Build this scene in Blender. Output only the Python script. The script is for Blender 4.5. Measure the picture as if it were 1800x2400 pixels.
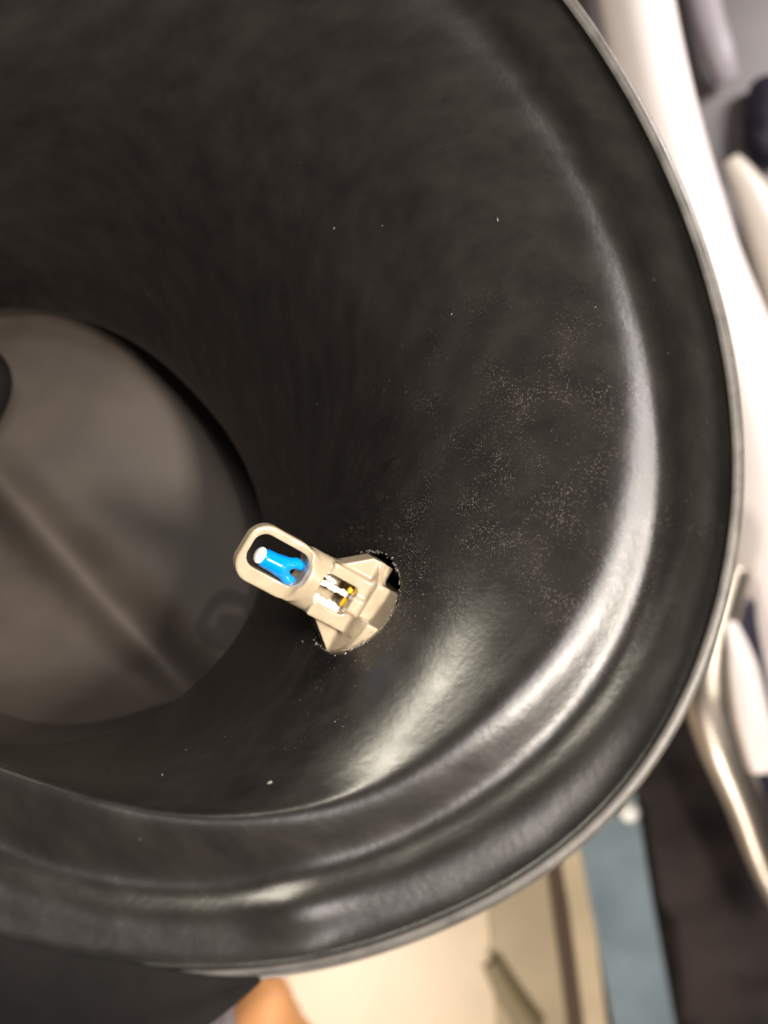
import bpy, math, random
import numpy as np
from mathutils import Vector, Matrix

# ---------------------------------------------------------------- scale
# authoring unit: 100 photo pixels at the plane z = 0, camera 20 units above it
S = 0.006                      # metres per authoring unit (duct mouth about 14 cm)
CAMZ = 20.0
FOCUS_Z = -5.7
scene = bpy.context.scene
for o in list(bpy.data.objects):
    bpy.data.objects.remove(o)

# ---------------------------------------------------------------- camera
cam_data = bpy.data.cameras.new('camera')
cam = bpy.data.objects.new('camera', cam_data)
scene.collection.objects.link(cam)
cam.location = (0, 0, CAMZ * S)
cam_data.sensor_fit = 'VERTICAL'
cam_data.sensor_height = 24.0
cam_data.lens = 20.0
cam_data.clip_start = 0.001
cam_data.clip_end = 50
cam_data.dof.use_dof = True
cam_data.dof.focus_distance = (CAMZ - FOCUS_Z) * S
APERTURE = 0.54 * S
cam_data.dof.aperture_fstop = cam_data.lens * 1e-3 / APERTURE
scene.camera = cam

# ---------------------------------------------------------------- world + lights
world = bpy.data.worlds.new('World')
scene.world = world
world.use_nodes = True
world.node_tree.nodes['Background'].inputs[0].default_value = (0.80, 0.74, 0.76, 1)
world.node_tree.nodes['Background'].inputs[1].default_value = 0.035

def area_light(name, loc, target, size, power, color, size_y=None):
    d = bpy.data.lights.new(name, 'AREA')
    d.energy = power
    d.color = color
    d.size = size * S
    if size_y:
        d.shape = 'RECTANGLE'
        d.size_y = size_y * S
    o = bpy.data.objects.new(name, d)
    scene.collection.objects.link(o)
    o.location = Vector(loc) * S
    o.rotation_euler = (Vector(target) - Vector(loc)).to_track_quat('-Z', 'Y').to_euler()
    return o

# the phone's flash beside the lens, the ceiling lamp over the right shoulder, added fills for streak and background
def polar(az, el, r):
    a, e = math.radians(az), math.radians(el)
    return (r * math.cos(e) * math.cos(a), r * math.cos(e) * math.sin(a), r * math.sin(e) - 2)
area_light('phone_flash', (3.2, 5.6, 20.5), (0, -2, -6), 0.4, 0.12, (1.0, 0.90, 0.76))
area_light('ceiling_lamp', polar(84, 62, 44), (3, 0, -4), 16, 0.50, (1.0, 0.93, 0.90), 13)
area_light('work_lamp', polar(345, 55, 42), (-1, -3, -8), 8.0, 1.8, (1.0, 0.89, 0.76))
area_light('streak_fill', polar(124, 4.5, 42), (1, -5, -3), 15, 0.42, (1.0, 0.93, 0.76), 2.4)  # added strip light that makes the warm streak on the duct wall
area_light('background_fill', (70, 60, -10), (38, 16, -52), 22, 3.4, (1.0, 0.92, 0.88))  # added light that brightens the pipe and casting behind
area_light('bench_fill', (-8, -70, -10), (0, -42, -60), 12, 1.6, (1.0, 0.87, 0.76))  # added light that brightens the bench

scene.view_settings.view_transform = 'Standard'
scene.view_settings.look = 'None'
scene.view_settings.exposure = 0.0
scene.view_settings.gamma = 1.0

# ---------------------------------------------------------------- helpers
def P(u, v, z):
    """point seen at photo pixel (u, v) when it lies at depth z (authoring units)"""
    s = (CAMZ - z) / CAMZ
    return Vector(((u - 900) / 100 * s, (1200 - v) / 100 * s, z))

def link(o):
    scene.collection.objects.link(o)
    return o

def mesh_obj(name, verts, faces, material, parent=None, smooth=True, mats=None, face_mats=None):
    me = bpy.data.meshes.new(name)
    me.from_pydata([tuple(c * S for c in v) for v in verts], [], [tuple(int(i) for i in f) for f in faces])
    if mats:
        for m in mats:
            me.materials.append(m)
        me.polygons.foreach_set('material_index', np.array(face_mats, dtype=np.int32))
    else:
        me.materials.append(material)
    if smooth:
        me.polygons.foreach_set('use_smooth', np.ones(len(me.polygons), dtype=bool))
    me.update()
    o = link(bpy.data.objects.new(name, me))
    if parent:
        o.parent = parent
    return o

def empty(name, loc):
    o = link(bpy.data.objects.new(name, None))
    o.empty_display_size = 0.005
    o.location = Vector(loc) * S
    return o

def tag(o, label=None, cat=None, group=None, kind=None):
    if label: o['label'] = label
    if cat: o['category'] = cat
    if group: o['group'] = group
    if kind: o['kind'] = kind
    return o

def adopt(parent, *children):
    """parent keeps children where they stand"""
    for c in children:
        c.parent = parent
        c.matrix_parent_inverse = Matrix.Translation(-parent.location)
    return parent

def mat(name, color, rough=0.5, metal=0.0, spec=0.5, coat=0.0, coat_rough=0.1, trans=0.0, sss=0.0):
    m = bpy.data.materials.new(name)
    m.use_nodes = True
    b = m.node_tree.nodes['Principled BSDF']
    b.inputs['Base Color'].default_value = (*color, 1)
    b.inputs['Roughness'].default_value = rough
    b.inputs['Metallic'].default_value = metal
    b.inputs['Specular IOR Level'].default_value = spec
    b.inputs['Coat Weight'].default_value = coat
    b.inputs['Coat Roughness'].default_value = coat_rough
    b.inputs['Transmission Weight'].default_value = trans
    if sss:
        b.inputs['Subsurface Weight'].default_value = sss
        b.inputs['Subsurface Radius'].default_value = (0.002, 0.0012, 0.0006)
        b.inputs['Subsurface Scale'].default_value = 0.5
    return m

def N(m, typ, **kw):
    n = m.node_tree.nodes.new(typ)
    for k, v in kw.items():
        if k.startswith('i_'):
            n.inputs[k[2:].replace('_', ' ')].default_value = v
        else:
            setattr(n, k, v)
    return n

def L(m, a, b):
    m.node_tree.links.new(a, b)

def noise_color(m, c1, c2, scale, detail=4, lo=0.35, hi=0.65, rough_var=None, bump=None, bump_scale=None):
    """vary a material's colour, roughness and fine relief with noise"""
    b = m.node_tree.nodes['Principled BSDF']
    tc = N(m, 'ShaderNodeTexCoord')
    n = N(m, 'ShaderNodeTexNoise', i_Scale=scale, i_Detail=detail)
    L(m, tc.outputs['Object'], n.inputs['Vector'])
    r = N(m, 'ShaderNodeValToRGB')
    r.color_ramp.elements[0].position = lo
    r.color_ramp.elements[1].position = hi
    r.color_ramp.elements[0].color = (*c1, 1)
    r.color_ramp.elements[1].color = (*c2, 1)
    L(m, n.outputs['Fac'], r.inputs['Fac'])
    L(m, r.outputs['Color'], b.inputs['Base Color'])
    if rough_var:
        mr = N(m, 'ShaderNodeMapRange')
        mr.inputs['To Min'].default_value = rough_var[0]
        mr.inputs['To Max'].default_value = rough_var[1]
        L(m, n.outputs['Fac'], mr.inputs['Value'])
        L(m, mr.outputs['Result'], b.inputs['Roughness'])
    if bump:
        n2 = N(m, 'ShaderNodeTexNoise', i_Scale=bump_scale, i_Detail=5.0)
        L(m, tc.outputs['Object'], n2.inputs['Vector'])
        bp = N(m, 'ShaderNodeBump', i_Strength=0.6, i_Distance=bump)
        L(m, n2.outputs['Fac'], bp.inputs['Height'])
        L(m, bp.outputs['Normal'], b.inputs['Normal'])
    return m

# ---------------------------------------------------------------- materials
def make_black_plastic():
    m = mat('black_moulded_plastic', (0.012, 0.011, 0.011), rough=0.38, spec=0.5)
    b = m.node_tree.nodes['Principled BSDF']
    tc = N(m, 'ShaderNodeTexCoord')
    # dust specks: tiny pale dots, dense where a broad noise is high
    vor = N(m, 'ShaderNodeTexVoronoi', i_Scale=3300.0, i_Randomness=1.0)
    L(m, tc.outputs['Object'], vor.inputs['Vector'])
    broad = N(m, 'ShaderNodeTexNoise', i_Scale=120.0, i_Detail=5.0)
    L(m, tc.outputs['Object'], broad.inputs['Vector'])
    dvec = N(m, 'ShaderNodeVectorMath', operation='DISTANCE')
    dvec.inputs[1].default_value = tuple(P(1180, 1180, -4) * S)
    L(m, tc.outputs['Object'], dvec.inputs[0])
    clus = N(m, 'ShaderNodeMapRange', interpolation_type='SMOOTHSTEP')
    clus.inputs['From Min'].default_value = 11 * S; clus.inputs['From Max'].default_value = 1.0 * S
    clus.inputs['To Min'].default_value = 0.06; clus.inputs['To Max'].default_value = 1.0
    L(m, dvec.outputs['Value'], clus.inputs['Value'])
    size = N(m, 'ShaderNodeMapRange')
    size.inputs['From Min'].default_value = 0.42; size.inputs['From Max'].default_value = 0.72
    size.inputs['To Min'].default_value = 0.2; size.inputs['To Max'].default_value = 0.62
    L(m, broad.outputs['Fac'], size.inputs['Value'])
    pick = N(m, 'ShaderNodeSeparateColor')
    L(m, vor.outputs['Color'], pick.inputs['Color'])
    mul = N(m, 'ShaderNodeMath', operation='MULTIPLY')
    mul0 = N(m, 'ShaderNodeMath', operation='MULTIPLY')
    L(m, size.outputs['Result'], mul0.inputs[0]); L(m, clus.outputs['Result'], mul0.inputs[1])
    L(m, mul0.outputs['Value'], mul.inputs[0]); L(m, pick.outputs['Red'], mul.inputs[1])
    less = N(m, 'ShaderNodeMath', operation='LESS_THAN')
    L(m, vor.outputs['Distance'], less.inputs[0]); L(m, mul.outputs['Value'], less.inputs[1])
    mix = N(m, 'ShaderNodeMix', data_type='RGBA')
    mix.inputs['A'].default_value = (0.006, 0.0052, 0.0056, 1)
    mix.inputs['B'].default_value = (0.075, 0.067, 0.057, 1)
    L(m, less.outputs['Value'], mix.inputs['Factor'])
    # faint dusty film
    film = N(m, 'ShaderNodeTexNoise', i_Scale=230.0, i_Detail=6.0, i_Roughness=0.58)
    # the film is drawn out round the duct: noise over (angle, radius, height)
    sep = N(m, 'ShaderNodeSeparateXYZ'); L(m, tc.outputs['Object'], sep.inputs[0])
    dx = N(m, 'ShaderNodeMath', operation='SUBTRACT'); dx.inputs[1].default_value = -2.5 * S; L(m, sep.outputs['X'], dx.inputs[0])
    an = N(m, 'ShaderNodeMath', operation='ARCTAN2'); L(m, sep.outputs['Y'], an.inputs[0]); L(m, dx.outputs[0], an.inputs[1])
    am = N(m, 'ShaderNodeMath', operation='MULTIPLY'); am.inputs[1].default_value = 0.022; L(m, an.outputs[0], am.inputs[0])
    ln = N(m, 'ShaderNodeVectorMath', operation='LENGTH'); L(m, tc.outputs['Object'], ln.inputs[0])
    cmb = N(m, 'ShaderNodeCombineXYZ'); L(m, am.outputs[0], cmb.inputs[0]); L(m, ln.outputs['Value'], cmb.inputs[1]); L(m, sep.outputs['Z'], cmb.inputs[2])
    L(m, cmb.outputs[0], film.inputs['Vector'])
    fr = N(m, 'ShaderNodeMapRange')
    fr.inputs['From Min'].default_value = 0.3; fr.inputs['From Max'].default_value = 0.8
    fr.inputs['To Min'].default_value = 0.06; fr.inputs['To Max'].default_value = 0.17
    L(m, film.outputs['Fac'], fr.inputs['Value'])
    mix2 = N(m, 'ShaderNodeMix', data_type='RGBA')
    mix2.inputs['B'].default_value = (0.085, 0.075, 0.064, 1)
    L(m, fr.outputs['Result'], mix2.inputs['Factor'])
    L(m, mix.outputs['Result'], mix2.inputs['A'])
    L(m, mix2.outputs['Result'], b.inputs['Base Color'])
    # roughness and relief
    rr = N(m, 'ShaderNodeMapRange')
    rr.inputs['To Min'].default_value = 0.19; rr.inputs['To Max'].default_value = 0.34
    L(m, film.outputs['Fac'], rr.inputs['Value'])
    L(m, rr.outputs['Result'], b.inputs['Roughness'])
    fine = N(m, 'ShaderNodeTexNoise', i_Scale=900.0, i_Detail=4.0)
    L(m, tc.outputs['Object'], fine.inputs['Vector'])
    wave = N(m, 'ShaderNodeTexNoise', i_Scale=60.0, i_Detail=2.0)
    L(m, tc.outputs['Object'], wave.inputs['Vector'])
    b1 = N(m, 'ShaderNodeBump', i_Strength=0.25, i_Distance=0.0001)
    L(m, fine.outputs['Fac'], b1.inputs['Height'])
    b2 = N(m, 'ShaderNodeBump', i_Strength=0.18, i_Distance=0.0012)
    L(m, wave.outputs['Fac'], b2.inputs['Height'])
    L(m, b2.outputs['Normal'], b1.inputs['Normal'])
    L(m, b1.outputs['Normal'], b.inputs['Normal'])
    return m

M_BLACK = make_black_plastic()
M_LIP = noise_color(mat('worn_grey_cut_edge', (0.2, 0.19, 0.18), rough=0.4), (0.05, 0.047, 0.044), (0.085, 0.08, 0.074), 260, rough_var=(0.3, 0.6), bump=0.0002, bump_scale=500)
M_INNER = noise_color(mat('dull_dark_rubber', (0.03, 0.026, 0.024), rough=0.5), (0.056, 0.045, 0.038), (0.082, 0.067, 0.056), 40, rough_var=(0.6, 0.8))
M_CREAM = noise_color(mat('cream_nylon', (0.62, 0.47, 0.30), rough=0.3, sss=0.08, coat=1.0, coat_rough=0.10), (0.33, 0.27, 0.19), (0.375, 0.31, 0.22), 300, rough_var=(0.2, 0.32), bump=0.00003, bump_scale=1800)
M_BLUE = mat('blue_epoxy', (0.0, 0.24, 0.70), rough=0.12, coat=0.6, sss=0.1)
M_WHITE = mat('glossy_white', (0.9, 0.9, 0.88), rough=0.2)
M_PIN = noise_color(mat('tinned_lead', (0.9, 0.88, 0.82), rough=0.25, metal=0.3), (0.62, 0.60, 0.55), (0.92, 0.90, 0.84), 700, bump=0.0001, bump_scale=900)
M_RESIN = mat('amber_resin', (0.85, 0.48, 0.01), rough=0.15, coat=0.5)
M_RUBBER = noise_color(mat('glossy_black_rubber', (0.008, 0.008, 0.008), rough=0.2), (0.006, 0.006, 0.006), (0.02, 0.019, 0.018), 500, rough_var=(0.08, 0.35), bump=0.0005, bump_scale=420)
M_DUST = mat('pale_plastic_swarf', (0.24, 0.23, 0.21), rough=0.6)
M_GRIT = mat('dust_grain', (0.13, 0.12, 0.105), rough=0.5)

# ---------------------------------------------------------------- duct
NSEG = 384
def ring(points, centre):
    """closed smooth curve through pixel points, resampled by angle about its centre -> (NSEG, 2)"""
    pts = np.array(points, float) - np.array(centre, float)
    ang = np.mod(np.arctan2(pts[:, 1], pts[:, 0]), 2 * math.pi)
    r = np.hypot(pts[:, 0], pts[:, 1])
    k = np.argsort(ang)
    ang, r = ang[k], r[k]
    a3 = np.concatenate([ang - 2 * math.pi, ang, ang + 2 * math.pi])
    r3 = np.concatenate([r, r, r])
    t = np.linspace(0, 2 * math.pi, NSEG, endpoint=False)
    rr = np.interp(t, a3, r3)
    for _ in range(3):                      # smooth the piecewise-linear radius
        ker = np.hanning(27); ker /= ker.sum()
        rr = np.convolve(np.concatenate([rr[-13:], rr, rr[:13]]), ker, mode='valid')
    return np.stack([centre[0] + rr * np.cos(t), centre[1] + rr * np.sin(t)], 1)

CEN = (500, 1180)
R_OUT = ring([(1340, 0), (1519, 271), (1627, 521), (1692, 705), (1730, 922), (1745, 1139), (1736, 1260), (1703, 1410),
              (1632, 1627), (1525, 1815), (1392, 1963), (1226, 2083), (1030, 2180), (844, 2248), (700, 2282), (530, 2300),
              (337, 2290), (0, 2240), (-350, 2040), (-600, 1700), (-730, 1300), (-700, 800), (-520, 250), (-150, -230),
              (300, -450), (700, -460), (1080, -300)], CEN)
R_COUT = ring([(1130, 60), (1280, 250), (1400, 450), (1470, 608), (1530, 814), (1556, 976), (1556, 1193), (1512, 1410), (1425, 1573),
               (1302, 1725), (1139, 1850), (976, 1942), (825, 2010), (542, 2070), (217, 2050), (0, 1975), (-330, 1750),
               (-520, 1400), (-560, 900), (-450, 400), (-200, -50), (200, -280), (600, -300), (920, -150)], CEN)
R_CIN = ring([(1020, 80), (1180, 260), (1345, 521), (1412, 716), (1450, 922), (1452, 1085), (1415, 1302), (1324, 1486), (1193, 1627),
              (1031, 1768), (870, 1860), (651, 1905), (325, 1888), (108, 1823), (0, 1790), (-280, 1630), (-440, 1350),
              (-480, 1000), (-400, 500), (-250, 100), (100, -150), (500, -170), (820, -60)], CEN)
R_F = ring([(0, 722), (100, 726), (300, 792), (450, 920), (560, 1060), (613, 1200), (625, 1300), (600, 1410), (525, 1535),
            (430, 1630), (300, 1708), (120, 1750), (0, 1752), (-200, 1700), (-380, 1550), (-450, 1300), (-430, 1050),
            (-320, 850), (-180, 750)], (85, 1240))

def plane_z(uv, base):
    """the mouth is tilted: its lower side comes nearer to the camera"""
    return base + (uv[:, 1] - 1200) / 1000 * 1.4

def shrink(uv, px):
    c = np.array(CEN)
    d = uv - c
    return c + d * (1 - px / np.linalg.norm(d, axis=1, keepdims=True))

def to3(uv, z):
    z = np.broadcast_to(z, (len(uv),))
    s = (CAMZ - z) / CAMZ
    return np.stack([(uv[:, 0] - 900) / 100 * s, (1200 - uv[:, 1]) / 100 * s, z], 1)

RIM_Z = -0.9
stations = []        # (3D ring, material index of the strip that follows)
R_IN = shrink(R_OUT, 28)
z_rim = plane_z(R_OUT, RIM_Z)
def st(uv, z, mi=0):
    stations.append((to3(uv, z), mi))
out3 = to3(R_OUT, z_rim)
cen3 = out3.mean(0)
# outside skirt going down (a real outer wall that follows the slanting throat)
for t, dz in ((1.0, -29.0), (1.0, -18.0), (0.75, -12.5), (0.4, -7.0), (0.15, -4.2), (0.0, -3.2)):
    p = to3(R_COUT + (R_F - R_COUT) * t, z_rim * (1 - t) - 0.9 * t + dz)
    c_ = p.mean(0); p[:, :2] = c_[:2] + (p[:, :2] - c_[:2]) * (1.19 if t == 1.0 else 1.07)
    stations.append((p, 0))
stations.append((to3(shrink(R_OUT, 8), z_rim - 1.6), 0))
st(shrink(R_OUT, 1), z_rim - 0.28, 1)
st(R_OUT, z_rim - 0.12, 1)
st(shrink(R_OUT, 5), z_rim - 0.02, 1)
st(shrink(R_OUT, 12), z_rim + 0.02, 1)
st(shrink(R_IN, -8), z_rim, 1)
st(R_IN, z_rim - 0.06, 0)
st(shrink(R_IN, 4), z_rim - 0.25, 0)
for s_, dz in ((0.05, -0.28), (0.10, -0.40), (0.16, -0.48), (0.22, -0.55), (0.30, -0.61), (0.40, -0.68), (0.5, -0.75), (0.6, -0.83), (0.68, -0.92), (0.76, -1.06), (0.84, -1.27), (0.90, -1.42), (0.96, -1.53)):
    st(R_IN + (R_COUT - R_IN) * s_, z_rim + dz)
z_c = z_rim - 1.58
for s_, dz in ((0.0, -0.02), (0.12, -0.03), (0.25, -0.05), (0.4, -0.075), (0.55, -0.105), (0.7, -0.14), (0.85, -0.18)):
    st(R_COUT + (R_CIN - R_COUT) * s_, z_c + dz)
Z_F = -16.0
z_cin = z_c - 0.24
ZF_ARR = -13.0 - (1240 - R_F[:, 1]) / 500 * 4.0      # the throat opening is tilted too
for i in range(0, 60):
    t = i / 59
    uv = R_CIN + (R_F - R_CIN) * t
    g = 0.42 * t + 0.58 * t ** 2.9
    st(uv, z_cin + (ZF_ARR - z_cin) * g)
# rolled edge of the throat, then the wider chamber behind it
F3 = to3(R_F, ZF_ARR)
FZ_OFF = ZF_ARR + 16.0
fc = F3.mean(0)
def scaled(k, z, w=1.0):
    p = F3.copy(); p[:, :2] = fc[:2] + (p[:, :2] - fc[:2]) * k; p[:, 2] = z + FZ_OFF * w
    return p
for k, z in ((0.995, -16.25), (1.0, -16.5), (1.03, -16.7)):
    stations.append((scaled(k, z), 0))
stations.append((scaled(1.045, -16.9), 2))
RIDGE = np.array([(-700, 440), (-60, 1080), (220, 1370), (420, 1575), (700, 1860)], float)
for k, z in ((1.05, -18.0), (1.05, -21.0), (1.03, -27.0)):
    stations.append((scaled(k, z), 2))

# bump added to the wall near the mouth to catch a streak glint
PATH = np.array([(925, 1430), (962, 1520), (968, 1620), (945, 1740), (900, 1850), (835, 1950), (760, 2030), (690, 2120)], float)
def path_dist(uv):
    best = np.full(len(uv), 1e9)
    for a_, b_ in zip(PATH[:-1], PATH[1:]):
        e_ = b_ - a_
        t_ = np.clip(((uv - a_) @ e_) / (e_ @ e_), 0, 1)
        best = np.minimum(best, np.linalg.norm(uv - a_ - t_[:, None] * e_, axis=1))
    return best
for j, (p, mi) in enumerate(stations):
    if j > 12 and mi == 0:
        s_ = (CAMZ - p[:, 2]) / CAMZ
        uv = np.stack([p[:, 0] / s_ * 100 + 900, 1200 - p[:, 1] / s_ * 100], 1)
        w_ = np.exp(-(path_dist(uv) / 84) ** 2) * np.interp(uv[:, 1], [1900, 1980, 2050, 2130], [0.0, 0.03, 0.12, 0.18])
        p[:, 2] += 0.85 * w_
        p[:, 0] += -0.25 * w_
        p[:, 1] += 0.45 * w_
# soften the moulded profile between lip and bell
J0 = 14
for _ in range(9):
    old = [s_[0].copy() for s_ in stations]
    for j in range(J0, J0 + 32):
        stations[j] = (old[j] * 0.5 + (old[j - 1] + old[j + 1]) * 0.25, stations[j][1])
V = np.concatenate([s_[0] for s_ in stations])
faces, fm = [], []
for j in range(len(stations) - 1):
    for i in range(NSEG):
        i2 = (i + 1) % NSEG
        faces.append((j * NSEG + i, (j + 1) * NSEG + i, (j + 1) * NSEG + i2, j * NSEG + i2))
        fm.append(stations[j][1])
duct_root = empty('intake_duct', (cen3[0], cen3[1], -33))
tag(duct_root, 'large glossy black plastic intake duct, wide open mouth seen from above', 'air duct')
D_END = [k for k, s_ in enumerate(stations) if s_[1] == 2][0]
def sub_mesh(name, j0, j1, material, mats=None):
    vs = V[j0 * NSEG:(j1 + 1) * NSEG]
    fs = []
    for j in range(j1 - j0):
        for i in range(NSEG):
            i2 = (i + 1) % NSEG
            fs.append((j * NSEG + i, j * NSEG + i2, (j + 1) * NSEG + i2, (j + 1) * NSEG + i))
    return mesh_obj(name, vs, fs, material)
bell = sub_mesh('bell_mouth', 12, D_END, M_BLACK)
outer = sub_mesh('outer_wall', 0, 7, M_BLACK)
lip = sub_mesh('rim_lip', 7, 12, M_LIP)
chamber = sub_mesh('inner_chamber', D_END, len(stations) - 1, M_INNER)
# the elbow's far wall seen through the throat, with one soft moulded ridge across it
gu, gv = np.meshgrid(np.linspace(-700, 760, 110), np.linspace(560, 1900, 110))
uv = np.stack([gu.ravel(), gv.ravel()], 1)
d = np.full(len(uv), 1e9); side = np.zeros(len(uv))
for a_, b_ in zip(RIDGE[:-1], RIDGE[1:]):
    e_ = b_ - a_
    tt = np.clip(((uv - a_) @ e_) / (e_ @ e_), 0, 1)
    dd = np.linalg.norm(uv - a_ - tt[:, None] * e_, axis=1)
    near = dd < d
    side = np.where(near, np.sign(e_[0] * (uv[:, 1] - a_[1]) - e_[1] * (uv[:, 0] - a_[0])), side)
    d = np.where(near, dd, d)
q_ = 0.5 + 0.5 * np.tanh(((uv[:, 0] - 150) * 0.55 + (uv[:, 1] - 930) * 0.84 - 280) / 230)
up = 0.5 * (1 - np.tanh(side * d / 90))
zf = -16.6 - (1240 - uv[:, 1]) * 0.008 - 4.5 * q_ * up + 1.5 * (1 + np.tanh((uv[:, 1] - 1680) / 120)) - (1 - up) * 2.2 + 1.7 * np.exp(-(d / 62) ** 2) - 1.2 * np.exp(-((uv[:, 0] - 420) / 260) ** 2 - ((uv[:, 1] - 1650) / 160) ** 2)
fp = to3(uv, zf)
ff_ = [(r * 110 + c, r * 110 + c + 1, (r + 1) * 110 + c + 1, (r + 1) * 110 + c) for r in range(109) for c in range(109)]
elbow = mesh_obj('elbow_wall', fp, ff_, M_INNER)

# ---------------------------------------------------------------- signed-distance modelling (numpy surface nets)
def surface_nets(f, lo, hi, h, project=2):
    lo, hi = np.array(lo, float), np.array(hi, float)
    n = np.ceil((hi - lo) / h).astype(int) + 1
    ax = [lo[k] + h * np.arange(n[k]) for k in range(3)]
    X, Y, Z = np.meshgrid(*ax, indexing='ij')
    D = f(X, Y, Z)
    neg = D < 0
    nx, ny, nz = D.shape
    cell_sum = np.zeros((nx - 1, ny - 1, nz - 1, 3)); cell_n = np.zeros((nx - 1, ny - 1, nz - 1))
    crossings = []
    for axis in range(3):
        sl0 = [slice(None)] * 3; sl1 = [slice(None)] * 3
        sl0[axis] = slice(0, -1); sl1[axis] = slice(1, None)
        a, b = D[tuple(sl0)], D[tuple(sl1)]
        cr = (a < 0) != (b < 0)
        idx = np.argwhere(cr)
        da, db = a[cr], b[cr]
        t = da / (da - db)
        pos = idx.astype(float); pos[:, axis] += t
        oth = [k for k in range(3) if k != axis]
        for d1 in (0, -1):
            for d2 in (0, -1):
                c = idx.copy(); c[:, oth[0]] += d1; c[:, oth[1]] += d2
                ok = np.all(c >= 0, 1) & (c[:, 0] < nx - 1) & (c[:, 1] < ny - 1) & (c[:, 2] < nz - 1)
                np.add.at(cell_sum, tuple(c[ok].T), pos[ok]); np.add.at(cell_n, tuple(c[ok].T), 1)
        crossings.append((axis, oth, idx, da < 0))
    has = cell_n > 0
    vid = -np.ones(has.shape, int)
    vid[has] = np.arange(has.sum())
    verts = lo + h * (cell_sum[has] / cell_n[has][:, None])
    faces = []
    for axis, oth, idx, inside in crossings:
        o0, o1 = oth
        ok = (idx[:, o0] > 0) & (idx[:, o1] > 0)
        idx, inside = idx[ok], inside[ok]
        def cell(d0, d1):
            c = idx.copy(); c[:, o0] += d0; c[:, o1] += d1
            c = np.minimum(c, np.array(has.shape) - 1)
            return vid[tuple(c.T)]
        q = np.stack([cell(0, 0), cell(-1, 0), cell(-1, -1), cell(0, -1)], 1)
        flip = inside if axis != 1 else ~inside
        q[~flip] = q[~flip][:, ::-1]
        faces.append(q[np.all(q >= 0, 1)])
    e = h * 0.25
    for _ in range(project):
        x, y, z = verts.T
        d = f(x, y, z)
        g = np.stack([f(x + e, y, z) - f(x - e, y, z), f(x, y + e, z) - f(x, y - e, z), f(x, y, z + e) - f(x, y, z - e)], 1) / (2 * e)
        gn = np.linalg.norm(g, axis=1)
        step = np.clip(d / np.maximum(gn, 0.3), -h * .6, h * .6)
        verts = verts - (g / np.maximum(gn, 1e-6)[:, None]) * step[:, None] * 0.9
    return verts, np.concatenate(faces)

def smin(a, b, k):
    h = np.clip(0.5 + 0.5 * (b - a) / k, 0, 1)
    return b * (1 - h) + a * h - k * h * (1 - h)
def smax(a, b, k):
    return -smin(-a, -b, k)
def sbox(x, y, z, c, hsz, r=0.0):
    qx = np.abs(x - c[0]) - hsz[0] + r; qy = np.abs(y - c[1]) - hsz[1] + r; qz = np.abs(z - c[2]) - hsz[2] + r
    return np.sqrt(np.maximum(qx, 0) ** 2 + np.maximum(qy, 0) ** 2 + np.maximum(qz, 0) ** 2) + np.minimum(np.maximum(qx, np.maximum(qy, qz)), 0) - r
def rbox2(x, y, c, hsz, r):
    qx = np.abs(x - c[0]) - hsz[0] + r; qy = np.abs(y - c[1]) - hsz[1] + r
    return np.sqrt(np.maximum(qx, 0) ** 2 + np.maximum(qy, 0) ** 2) + np.minimum(np.maximum(qx, qy), 0) - r
def extrude(d2, z, z0, z1, k=12):
    return smax(d2, np.abs(z - (z0 + z1) / 2) - (z1 - z0) / 2, k)
def capsule(x, y, z, a, b, ra, rb=None):
    rb = ra if rb is None else rb
    a, b = np.array(a, float), np.array(b, float)
    ab = b - a; L2 = (ab ** 2).sum()
    t = np.clip(((x - a[0]) * ab[0] + (y - a[1]) * ab[1] + (z - a[2]) * ab[2]) / L2, 0, 1)
    return np.sqrt((x - a[0] - t * ab[0]) ** 2 + (y - a[1] - t * ab[1]) ** 2 + (z - a[2] - t * ab[2]) ** 2) - (ra + (rb - ra) * t)
def poly2(x, y, pts):
    """convex polygon, counter-clockwise"""
    d = None
    n = len(pts)
    for i in range(n):
        p, q = np.array(pts[i], float), np.array(pts[(i + 1) % n], float)
        e = q - p; nrm = np.array([e[1], -e[0]]) / np.hypot(*e)
        di = (x - p[0]) * nrm[0] + (y - p[1]) * nrm[1]
        d = di if d is None else np.maximum(d, di)
    return d

# ---------------------------------------------------------------- sensor frame
TILT = math.radians(25)
ca, sa = math.cos(TILT), math.sin(TILT)
AX = Vector((0.857 * ca, -0.515 * ca, -sa))          # from the tip to the base
BX = Vector((0.515, 0.857, 0.0))                     # across, towards the upper right
NX = AX.cross(BX); NX = -NX if NX.z < 0 else NX
ZO = -5.1
ORG = P(580.5, 1281, ZO)
K = 0.003014 * (CAMZ - ZO) / CAMZ
def loc3(a, b, n):
    return ORG + (AX * a + BX * b + NX * n) * K
def loc_np(v):
    A_, B_, N_ = np.array(AX), np.array(BX), np.array(NX)
    return np.array(ORG) + K * (v[:, :1] * A_ + v[:, 1:2] * B_ + v[:, 2:3] * N_)
def sdf_obj(name, f, lo, hi, h, material, parent=None):
    v, q = surface_nets(f, lo, hi, h)
    o = mesh_obj(name, loc_np(v), q, material, parent)
    return o

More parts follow.
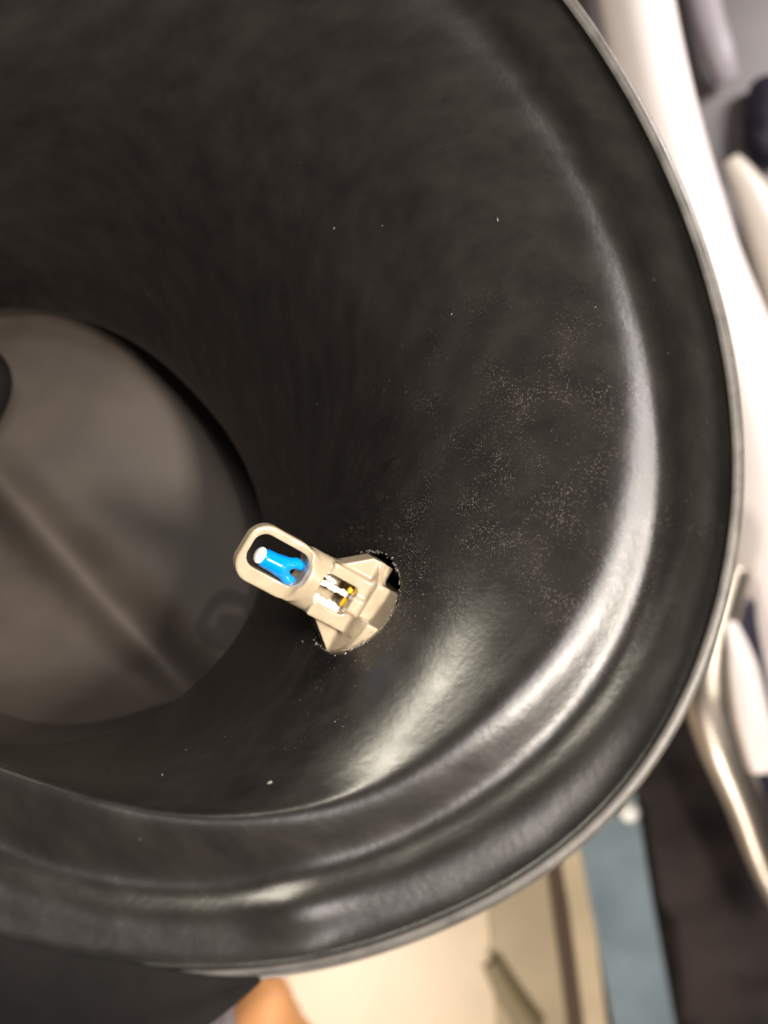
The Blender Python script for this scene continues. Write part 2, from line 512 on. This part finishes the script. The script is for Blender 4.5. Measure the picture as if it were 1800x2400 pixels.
def body(a, b, n):
    # flat looped head with its long window
    hw = 243 - 14 * np.clip((a - 60) / 120, 0, 1)
    head2 = rbox2(a, b, (240, 0), (292, 243), 165)
    n_mid = 0
    th = 62 + 48 * np.clip((a - 250) / 230, 0, 1) ** 2
    head = smax(head2, np.abs(n - n_mid) - th, 22)
    win_r = 105
    win = rbox2(a, b, (250, 26), (250, 144), win_r)
    head = smax(head, -win, 9)
    # round collar
    rr = np.sqrt((b / 246) ** 2 + (n / 178) ** 2)
    collar = (rr - 1) * 190
    collar = smax(collar, np.abs(a - 618) - 142, 26)
    collar = smax(collar, -win, 22)
    d = smin(head, collar, 60)
    # lower cage with the open slot
    cage = sbox(a, b, n, (860, 0, 0), (210, 238, 165), 22)
    d = smin(d, cage, 24)
    slot = extrude(rbox2(a, b, (785, 12), (165, 128), 62), n, -125, 400, 6)
    d = smax(d, -slot, 10)
    # triangular gussets
    g1 = extrude(poly2(a, b, [(745, -225), (1035, -452), (1160, -452), (1160, -150), (900, -150)]), n, -70, 80, 10)
    g2 = extrude(poly2(a, b, [(700, 220), (900, 150), (1150, 150), (1150, 412), (950, 412)][::1]), n, -80, 90, 10)
    d = smin(d, g1, 26); d = smin(d, g2, 26)
    # barrel that goes through the wall, keyed flat on its upper front
    rad = np.sqrt((b + 22) ** 2 + n ** 2)
    cone = rad - (430 + 0.0 * a)
    barrel = smax(cone, np.maximum(1030 - a, a - 1900), 26)
    flat = smax(n - 235, -(b + 40), 20)        # removes n > 235 where b > -40
    keycut = smax(-(n - 235), -(b + 40), 14)   # >0 outside the cut-away region
    barrel = smax(barrel, -np.maximum(235 - n, -40 - b), 18)
    barrel = smax(barrel, b - np.where(a < 1075, 405, 262), 8)
    barrel = smax(barrel, (b - 250) * 0.738 + (n - 235) * 0.675, 12)
    d = smin(d, barrel, 44)
    # shallow front web between cage and barrel
    web = extrude(poly2(a, b, [(930, -60), (1180, -60), (1180, 60), (930, 60)]), n, 100, 190, 20)
    d = smin(d, web, 50)
    return d

sensor_root = empty('air_temperature_sensor', loc3(1250, 0, 0))
tag(sensor_root, 'cream plastic temperature sensor poking out of a hole in the duct wall', 'sensor')
housing = sdf_obj('housing', body, (-110, -520, -500), (1960, 480, 500), 9.0, M_CREAM)

def bead(a, b, n):
    d = capsule(a, b, n, (180, -16, 0), (300, -14, 0), 78, 84)
    d = smin(d, capsule(a, b, n, (320, 8, 0), (420, 66, 0), 62, 42), 30)
    d = smin(d, capsule(a, b, n, (410, 64, 0), (640, 66, 0), 40, 36), 14)
    d = smin(d, capsule(a, b, n, (320, -36, 0), (420, -80, 0), 62, 42), 26)
    d = smin(d, capsule(a, b, n, (410, -78, 0), (640, -80, 0), 40, 36), 14)
    return d
thermistor = sdf_obj('thermistor_bead', bead, (80, -160, -90), (700, 160, 90), 7.0, M_BLUE)
bead_glare = sdf_obj('bead_glare', lambda a, b, n: smax(np.sqrt(((a - 118) / 0.62) ** 2 + (b + 12) ** 2 + ((n - 14) / 0.95) ** 2) - 70, a - 150, 10),
                   (60, -100, -70), (180, 80, 100), 5.0, M_WHITE)  # white cap put in for the glare on the bead

def wobble(a, b, n, s_=9):
    return 5 * np.sin(a * 0.045 + b * 0.03) + 4 * np.sin(b * 0.08 + n * 0.05 + 1.3) + 3 * np.sin(a * 0.11 + n * 0.07)
pins = []
for k, (a0, b0, a1, b1, r) in enumerate([(640, 88, 790, 80, 18), (640, 34, 930, 40, 30), (640, -98, 930, -100, 34)]):
    pins.append(sdf_obj('contact_lead', lambda a, b, n, a0=a0, b0=b0, a1=a1, b1=b1, r=r: capsule(a, b, n, (a0, b0, 20), (a1, b1, 28), r, r * 0.9) + wobble(a, b, n),
                        (a0 - 80, min(b0, b1) - 80, -10), (a1 + 80, max(b0, b1) + 80, 170), 7.0, M_PIN))
resin = sdf_obj('resin_seal', lambda a, b, n: smin(np.sqrt((a - 935) ** 2 + ((b - 92) / 1.3) ** 2 + (n - 50) ** 2) - 30,
                                                    np.sqrt((a - 935) ** 2 + ((b + 30) / 1.3) ** 2 + (n - 50) ** 2) - 30, 20) + 0.4 * wobble(a, b, n),
                (850, -130, -10), (1000, 180, 150), 7.0, M_RESIN)
adopt(sensor_root, housing, thermistor, resin, *pins)
adopt(thermistor, bead_glare)

# hole drilled in the wall
HOLE_B, HOLE_R = 10, 466
def tube_between(p0, p1, r, seg=48):
    p0, p1 = Vector(p0), Vector(p1)
    d = (p1 - p0).normalized()
    x = d.orthogonal().normalized(); y = d.cross(x)
    vs = []
    for p in (p0, p1):
        for i in range(seg):
            t = 2 * math.pi * i / seg
            vs.append(p + (x * math.cos(t) + y * math.sin(t)) * r * (1 + 0.02 * math.sin(3 * t + 1) + 0.012 * math.sin(7 * t)))
    fs = [(i, (i + 1) % seg, seg + (i + 1) % seg, seg + i) for i in range(seg)]
    fs.append(tuple(range(seg))[::-1]); fs.append(tuple(range(seg, 2 * seg)))
    return vs, fs
cv, cf = tube_between(loc3(600, HOLE_B, 0), loc3(2300, HOLE_B, 0), HOLE_R * K)
cutter = mesh_obj('cutter', cv, cf, M_BLACK, smooth=False)
md = bell.modifiers.new('hole', 'BOOLEAN'); md.operation = 'DIFFERENCE'; md.solver = 'FAST'; md.object = cutter
dg = bpy.context.evaluated_depsgraph_get()
new_me = bpy.data.meshes.new_from_object(bell.evaluated_get(dg))
bell.modifiers.clear()
print('bell faces', len(bell.data.polygons), '->', len(new_me.polygons))
bpy.data.objects.remove(cutter)

# cut the hole exactly: delete bell faces inside the hole, snap the rim to the hole outline
import bmesh
def cut_hole(o):
    bm = bmesh.new(); bm.from_mesh(o.data)
    A_ = np.array(AX); o3 = np.array(loc3(0, HOLE_B, 0)); B_ = np.array(BX); N_ = np.array(NX)
    def loc(v):
        p = np.array(v.co) / S - o3
        return p @ A_ / K, p @ B_ / K, p @ N_ / K
    near = []
    for f in bm.faces:
        a, b, n = np.mean([loc(v) for v in f.verts[:1]], axis=0)
        if a > 700 and math.hypot(b, n) < 760:
            near.append(f)
    edges = list({e for f in near for e in f.edges})
    bmesh.ops.subdivide_edges(bm, edges=edges, cuts=3, use_grid_fill=True)
    kill = []
    for f in bm.faces:
        ls = [loc(v) for v in f.verts]
        a = sum(l[0] for l in ls) / len(ls); b = sum(l[1] for l in ls) / len(ls); n = sum(l[2] for l in ls) / len(ls)
        if a > 500 and math.hypot(b, n) < HOLE_R:
            kill.append(f)
    kill_v = {v for f in kill for v in f.verts}
    bmesh.ops.delete(bm, geom=kill, context='FACES')
    rim = [e for e in bm.edges if len(e.link_faces) == 1 and all(v in kill_v for v in e.verts if v.is_valid)]
    rim_v = {v for e in rim for v in e.verts}
    for v in rim_v:
        a, b, n = loc(v)
        r = math.hypot(b, n) or 1
        t = math.atan2(n, b)
        R = HOLE_R * (1 + 0.012 * math.sin(3 * t + 1) + 0.008 * math.sin(8 * t))
        # slide within the plane of the wall (approximately keep a)
        nb, nn = b / r * R, n / r * R
        nr = v.normal.normalized()
        v.co += (BX * (nb - b) + NX * (nn - n)) * K * S
    # turn the edge outwards to give the wall its thickness
    ext = bmesh.ops.extrude_edge_only(bm, edges=rim)
    for g in ext['geom']:
        if isinstance(g, bmesh.types.BMVert):
            g.co += AX * K * S * 130
    for f in bm.faces:
        f.smooth = True
    pts = [(v.co.copy() / S) for v in rim_v if v.is_valid]
    bm.to_mesh(o.data); bm.free()
    return pts
hole_pts = cut_hole(bell)
print('hole rim points', len(hole_pts))

# rubber grommet inside the hole
def torus_fn(a, b, n):
    r = np.sqrt((b - HOLE_B) ** 2 + n ** 2)
    return np.sqrt((r - 462) ** 2 + ((a - 1290) / 1.7) ** 2) - 92 + 1.6 * wobble(a, b, n)
grommet = sdf_obj('rubber_grommet', torus_fn, (1200, -640, -660), (1640, 760, 660), 16.0, M_RUBBER)

# curled plastic swarf round the drilled hole (uncountable crumbs: one mesh)
rng = random.Random(7)
def crumbs(name, centres, size, material, flat=0.5):
    vs, fs = [], []
    for c in centres:
        sz = size * rng.uniform(0.35, 1.25)
        ax = Vector((rng.gauss(0, 1), rng.gauss(0, 1), rng.gauss(0, 1))).normalized()
        x = ax.orthogonal().normalized(); y = ax.cross(x)
        st_ = rng.uniform(0.9, 2.2)
        b0 = len(vs)
        for k in range(5):
            t = 2 * math.pi * k / 5
            vs.append(Vector(c) + (x * math.cos(t) * st_ + y * math.sin(t)) * sz * rng.uniform(.7, 1.2))
        vs.append(Vector(c) + ax * sz * flat); vs.append(Vector(c) - ax * sz * flat)
        for k in range(5):
            fs.append((b0 + k, b0 + (k + 1) % 5, b0 + 5)); fs.append((b0 + (k + 1) % 5, b0 + k, b0 + 6))
    return mesh_obj(name, vs, fs, material, smooth=False)
cs = []
oc = loc3(0, HOLE_B, 0)
for p in hole_pts:
    d = p - oc
    ang = math.atan2(d.dot(NX), d.dot(BX))
    w = 0.12 + 0.75 * max(0, math.sin(5 * ang + 0.6) * math.sin(2.2 * ang))
    for _ in range(3):
        if rng.random() < w:
            cs.append(p + Vector((rng.gauss(0, .03), rng.gauss(0, .03), rng.gauss(0, .03))) - AX * 0.02)
burr = crumbs('burr', cs, 0.022, M_DUST)
burr['kind'] = 'stuff'

# dust and grit lying on the wall
bm_me = bell.data
def grit(name, n, size, umin, vmin, umax, vmax, dens, material):
    pts = []
    co = np.empty(len(bm_me.vertices) * 3); bm_me.vertices.foreach_get('co', co); co = co.reshape(-1, 3) / S
    s_ = (CAMZ - co[:, 2]) / CAMZ
    u = co[:, 0] / s_ * 100 + 900; v = 1200 - co[:, 1] / s_ * 100
    ok = np.where((u > umin) & (u < umax) & (v > vmin) & (v < vmax) & (co[:, 2] < 1.2))[0]
    nr = np.random.RandomState(11)
    pick = nr.choice(ok, n)
    nb = nr.choice(ok, n)
    for i in pick:
        if nr.rand() > dens(u[i], v[i]):
            continue
        nrm = bm_me.vertices[int(i)].normal
        j = nr.normal(size=3) * 0.12
        jv = Vector(j); nv = Vector(nrm)
        jv = jv - nv * jv.dot(nv)
        pts.append(Vector(co[i]) + jv)
    return crumbs(name, pts, size, material, 0.5)
dens = lambda u, v: math.exp(-((u - 1120) / 260) ** 2 - ((v - 1230) / 330) ** 2) + 0.35 * math.exp(-((u - 700) / 280) ** 2 - ((v - 1690) / 90) ** 2) + 0.03
dust = grit('dust_grains', 5200, 0.013, 250, 200, 1650, 2000, dens, M_GRIT)
dust['kind'] = 'stuff'
flakes = grit('dust_flakes', 34, 0.038, 300, 100, 1650, 2100, lambda u, v: 0.6, M_DUST)
flakes['kind'] = 'stuff'

# ---------------------------------------------------------------- generic sweeps
def sweep(name, path, radii, material, parent=None, seg=24, flat=1.0, cap=True, up=Vector((0, 0, 1))):
    """round or flattened bar along a smooth path"""
    pts = [Vector(p) for p in path]
    # Catmull-Rom resample
    fine, fr = [], []
    n = len(pts)
    for i in range(n - 1):
        p0, p1, p2, p3 = pts[max(i - 1, 0)], pts[i], pts[i + 1], pts[min(i + 2, n - 1)]
        for k in range(10):
            t = k / 10
            fine.append(0.5 * ((2 * p1) + (p2 - p0) * t + (2 * p0 - 5 * p1 + 4 * p2 - p3) * t * t + (3 * p1 - p0 - 3 * p2 + p3) * t ** 3))
            fr.append(radii[i] * (1 - t) + radii[i + 1] * t)
    fine.append(pts[-1]); fr.append(radii[-1])
    vs, fs = [], []
    for i, p in enumerate(fine):
        d = (fine[min(i + 1, len(fine) - 1)] - fine[max(i - 1, 0)]).normalized()
        x = d.cross(up).normalized(); y = x.cross(d)
        for k in range(seg):
            t = 2 * math.pi * k / seg
            vs.append(p + (x * math.cos(t) + y * math.sin(t) * flat) * fr[i])
    m_ = len(fine)
    for i in range(m_ - 1):
        for k in range(seg):
            k2 = (k + 1) % seg
            fs.append((i * seg + k, i * seg + k2, (i + 1) * seg + k2, (i + 1) * seg + k))
    fs.append(tuple(range(seg))[::-1]); fs.append(tuple(range((m_ - 1) * seg, m_ * seg)))
    return mesh_obj(name, vs, fs, material, parent)

def slab(name, outline, z0, z1, material, parent=None, bev=0.3):
    """outline given as (u, v) pixels at the top height; a solid slab with softened top edge"""
    top = [P(u, v, z1) for u, v in outline]
    c = sum(top, Vector()) / len(top)
    vs = []
    n = len(top)
    for k, (z, sh) in enumerate(((z0, 0), (z1 - bev, 0), (z1 - bev * .3, bev * .3), (z1, bev))):
        for p in top:
            d = (p - c); d.z = 0; l = d.length
            q = c + d * ((l - sh) / l); vs.append(Vector((q.x, q.y, z)))
    fs = [tuple(range(n))[::-1], tuple(range(3 * n, 4 * n))]
    for k in range(3):
        for i in range(n):
            fs.append((k * n + i, k * n + (i + 1) % n, (k + 1) * n + (i + 1) % n, (k + 1) * n + i))
    return mesh_obj(name, vs, fs, material, parent, smooth=False)

# dark boss at the left of the inner chamber
M_FLANGE0 = mat('dull_black_rubber', (0.006, 0.005, 0.006), rough=0.8, spec=0.2)
boss = sweep('moulded_boss', [P(-150, 760, -17.5), P(-30, 880, -17.2), P(-60, 1000, -17.5)], [0.8, 1.0, 0.8], M_FLANGE0)

# flange at the lower left; its black stands in for shade over the lip
M_FLANGE = noise_color(mat('shade_black_flange', (0.008, 0.007, 0.007), rough=0.9, spec=0.15), (0.005, 0.0045, 0.0045), (0.008, 0.007, 0.007), 120)
seg_i = [k for k in range(NSEG) if 84 < k * 360 / NSEG < 150]
inner_e = shrink(R_OUT, 44)[seg_i]; outer_e = shrink(R_OUT, -400)[seg_i]
wd = np.clip((np.array(seg_i) * 360 / NSEG - 84) / 26, 0, 1)[:, None]
outer_e = R_OUT[seg_i] * (1 - wd) + outer_e * wd
inner_e = R_OUT[seg_i] * (1 - np.clip(wd * 1.6, 0, 1)) + inner_e * np.clip(wd * 1.6, 0, 1)
zi = plane_z(inner_e, RIM_Z)
rows = [to3(inner_e, zi - 0.5), to3(inner_e, zi + 0.08), to3(inner_e * 0.97 + outer_e * 0.03, zi + 0.18), to3(outer_e * 0.5 + inner_e * 0.5, zi + 0.1), to3(outer_e, zi - 0.2), to3(outer_e, zi - 1.2)]
fv = np.concatenate(rows); ns_ = len(seg_i); ff = []
for j in range(6):
    for i in range(ns_ - 1):
        a_, b_ = j * ns_ + i, ((j + 1) % 6) * ns_ + i
        ff.append((a_, a_ + 1, b_ + 1, b_))
ff.append(tuple(j * ns_ for j in range(6))); ff.append(tuple(j * ns_ + ns_ - 1 for j in range(6))[::-1])
fl = mesh_obj('flange', fv, ff, M_FLANGE)
adopt(duct_root, elbow, bell, outer, lip, chamber, boss, grommet, burr, dust, flakes, fl)

# ---------------------------------------------------------------- background: a bench with blurred polished parts
F = 1.55
def zz(z): return CAMZ - (CAMZ - z) * F
def Q(u, v, z): return P(u, v, zz(z))
def bsweep(name, path, radii, material, **kw): return sweep(name, path, [r * F for r in radii], material, **kw)
def bslab(name, outline, z0, z1, material, bev=0.5): return slab(name, outline, z0, zz(z1), material, bev=bev)
BENCH_Z = zz(-34.0)
M_BENCH = noise_color(mat('warm_beige_laminate', (0.55, 0.44, 0.28), rough=0.45), (0.50, 0.42, 0.30), (0.58, 0.49, 0.36), 14)
bench = mesh_obj('bench_top', [(-260, -260, BENCH_Z), (260, -260, BENCH_Z), (260, 260, BENCH_Z), (-260, 260, BENCH_Z)], [(0, 1, 2, 3)], M_BENCH, smooth=False)
bench['kind'] = 'structure'

M_CHROME = noise_color(mat('polished_steel', (0.8, 0.77, 0.77), rough=0.4, metal=1.0), (0.36, 0.32, 0.27), (0.50, 0.46, 0.41), 30)
M_SILVER = noise_color(mat('satin_silver_paint', (0.80, 0.74, 0.73), rough=0.35), (0.78, 0.72, 0.71), (0.84, 0.78, 0.77), 20)
M_LEVER = mat('cream_lever_paint', (0.42, 0.38, 0.33), rough=0.4)
M_GREY = noise_color(mat('warm_grey_casting', (0.20, 0.175, 0.18), rough=0.5), (0.05, 0.043, 0.045), (0.085, 0.073, 0.076), 18)
M_DARK = noise_color(mat('brown_black_cloth', (0.022, 0.016, 0.016), rough=0.9), (0.014, 0.011, 0.011), (0.034, 0.024, 0.023), 26)
M_BLUEG = noise_color(mat('blue_grey_paint', (0.16, 0.22, 0.26), rough=0.4), (0.13, 0.18, 0.21), (0.22, 0.29, 0.33), 20)
M_TAN = noise_color(mat('tan_edge_strip', (0.45, 0.37, 0.25), rough=0.5), (0.40, 0.33, 0.22), (0.50, 0.41, 0.28), 25)
M_SHADOW_MARK = mat('olive_brown_shadow', (0.16, 0.13, 0.07), rough=0.6)
M_BENCH_SHADE = noise_color(mat('olive_bench_shade', (0.3, 0.25, 0.16), rough=0.5), (0.28, 0.235, 0.15), (0.36, 0.30, 0.20), 14)
M_BROWN = mat('dark_brown_seam', (0.06, 0.035, 0.02), rough=0.6)
M_ORANGE = noise_color(mat('orange_rubber_cap', (0.72, 0.33, 0.12), rough=0.5), (0.70, 0.31, 0.11), (0.76, 0.37, 0.15), 20)
M_LILAC = mat('pale_lilac_grey_paint', (0.22, 0.20, 0.22), rough=0.5)
M_NAVY = mat('deep_navy', (0.02, 0.018, 0.035), rough=0.4)

cast = bslab('grey_casting', [(1380, -300), (2300, -300), (2300, 1350), (1500, 1350), (1350, 500)], BENCH_Z, -31.0, M_GREY)
tag(cast, 'blurred warm grey metal casting behind the upper right of the rim', 'metal casting')
pipe = bsweep('polished_pipe', [Q(1450, -260, -27), Q(1490, 0, -27), Q(1555, 300, -27), Q(1640, 600, -27), Q(1730, 860, -27), Q(1800, 1120, -27), Q(1840, 1420, -27), Q(1900, 1800, -27)],
             [1.9, 1.9, 1.9, 2.0, 2.3, 3.0, 3.6, 3.4], M_SILVER)
tag(pipe, 'long blurred silver pipe glaring white beside the right edge of the duct', 'pipe')
bar = bsweep('flat_bar', [Q(1620, -200, -29.5), Q(1650, 0, -29.5), Q(1685, 120, -29.5), Q(1705, 190, -30)], [0.95, 0.95, 0.9, 0.7], M_LILAC, flat=0.6)
tag(bar, 'short blurred pale bar lying on the grey casting at the upper right', 'bar')
plug = bsweep('dark_plug', [Q(1850, 250, -30), Q(1800, 325, -30), Q(1765, 345, -30)], [2.6, 1.6, 0.8], M_NAVY)
tag(plug, 'blurred dark navy plug at the right edge above the cream lever', 'plug')
lever = bsweep('cream_lever', [Q(1712, 372, -29), Q(1765, 460, -29), Q(1815, 580, -29), Q(1880, 760, -29)], [0.5, 1.1, 1.5, 1.8], M_LEVER, flat=0.5)
tag(lever, 'blurred cream lever with a pointed end at the right edge of the photo', 'lever')

clothv, clothf = [], []
nx, ny = 60, 60
for j in range(ny + 1):
    for i in range(nx + 1):
        x = 9.5 + 44 * i / nx; y = -56 + 50 * j / ny
        t = (x * 0.8 + y * 0.35)
        z = BENCH_Z + 1.2 + 0.7 * math.sin(t * 0.75) + 0.4 * math.sin(x * .5 - y * .9) + 0.25 * math.sin(y * 1.7)
        x2 = x + (y + 20) * -0.28
        clothv.append(((x2 + 6) * 1.5, y * 1.5, BENCH_Z + (z - BENCH_Z) * 1.5))
for j in range(ny):
    for i in range(nx):
        a = j * (nx + 1) + i
        clothf.append((a, a + 1, a + nx + 2, a + nx + 1))
cloth = mesh_obj('dark_cloth', clothv, clothf, M_DARK)
sm = cloth.modifiers.new('thickness', 'SOLIDIFY'); sm.thickness = 0.45 * S; sm.offset = -1
tag(cloth, 'rumpled brown black cloth in the lower right corner, out of focus', 'cloth')

strip = bslab('blue_grey_box', [(1340, 1880), (1490, 1860), (1530, 2100), (1590, 2420), (1640, 2700), (1490, 2700), (1440, 2400)], BENCH_Z, -31.5, M_BLUEG)
tag(strip, 'blurred blue grey painted box edge between tan strip and dark cloth', 'box')
tan = bslab('tan_edging', [(1290, 1880), (1335, 1880), (1392, 2130), (1425, 2400), (1470, 2700), (1400, 2700), (1370, 2400), (1335, 2130)], BENCH_Z, -32.0, M_TAN)
tag(tan, 'narrow tan strip running down beside the blue grey box', 'edging strip')
olive = bslab('bench_shade_panel', [(1140, 1880), (1262, 1880), (1298, 2130), (1334, 2400), (1370, 2700), (1200, 2700), (1165, 2400), (1145, 2130)], BENCH_Z, -33.4, M_BENCH_SHADE)  # added slab; its darker colour stands in for light falloff on the bench
tag(olive, 'blurred added panel that paints shade on the beige bench left of the brown rail', 'panel')
seam = bslab('brown_rail', [(1265, 1880), (1290, 1880), (1322, 2130), (1362, 2400), (1400, 2700), (1370, 2700), (1338, 2400), (1302, 2130)], BENCH_Z, -32.6, M_BROWN)
tag(seam, 'thin dark brown rail on the beige bench left of the tan strip', 'rail')
mark = bsweep('brown_shadow_mark', [Q(1150, 2255, -33), Q(1190, 2330, -33), Q(1250, 2420, -33)], [0.5, 0.7, 0.8], M_SHADOW_MARK, flat=0.6)  # shadow mark on the bench, built as a brown bar
tag(mark, 'small blurred brown shadow mark put on the beige bench near the bottom edge', 'shadow mark')
dot = bsweep('white_button', [Q(1475, 1903, -30), Q(1475, 1903, -29.2)], [0.62, 0.5], M_WHITE, up=Vector((0, 1, 0)))
tag(dot, 'small round white button just under the rim atop the blue grey box', 'button')

cap_root = empty('capped_handle', Q(600, 2440, -20))
tag(cap_root, 'blurred orange capped handle with a grey grip under the duct rim', 'handle')
cap1 = bsweep('orange_cap', [Q(650, 2580, -22), Q(620, 2440, -22), Q(625, 2360, -22), Q(645, 2300, -22)], [3.4, 2.4, 1.7, 0.7], M_ORANGE)
grip = bsweep('grey_grip', [Q(300, 2560, -21), Q(430, 2460, -21), Q(560, 2400, -21)], [1.6, 1.5, 1.2], M_LILAC)
adopt(cap_root, cap1, grip)

guard_root = empty('chrome_guard', Q(1720, 1750, -24))
tag(guard_root, 'curved chrome guard with navy and white reflections built in at the lower right edge', 'guard')
g_out = bsweep('rim_tube', [Q(1720, 1330, -24), Q(1675, 1480, -24), Q(1662, 1620, -24), Q(1690, 1740, -24), Q(1745, 1880, -24), Q(1800, 2030, -24), Q(1880, 2180, -24)],
              [0.9, 1.1, 1.25, 1.2, 1.0, 0.9, 0.9], M_CHROME)
g_in = bslab('navy_reflection', [(1700, 1400), (1840, 1400), (1900, 1600), (1900, 2150), (1800, 2010), (1740, 1860), (1692, 1720), (1678, 1600)], zz(-27.0), -24.6, M_NAVY)  # dark reflection in the chrome, put in as a slab
g_st = bsweep('white_reflection', [Q(1690, 1440, -23.5), Q(1735, 1560, -23.5), Q(1765, 1700, -23.5), Q(1790, 1800, -23.5)], [0.5, 0.8, 0.9, 0.8], M_SILVER)  # white reflection in the chrome, put in as a bar
adopt(guard_root, g_out, g_in, g_st)
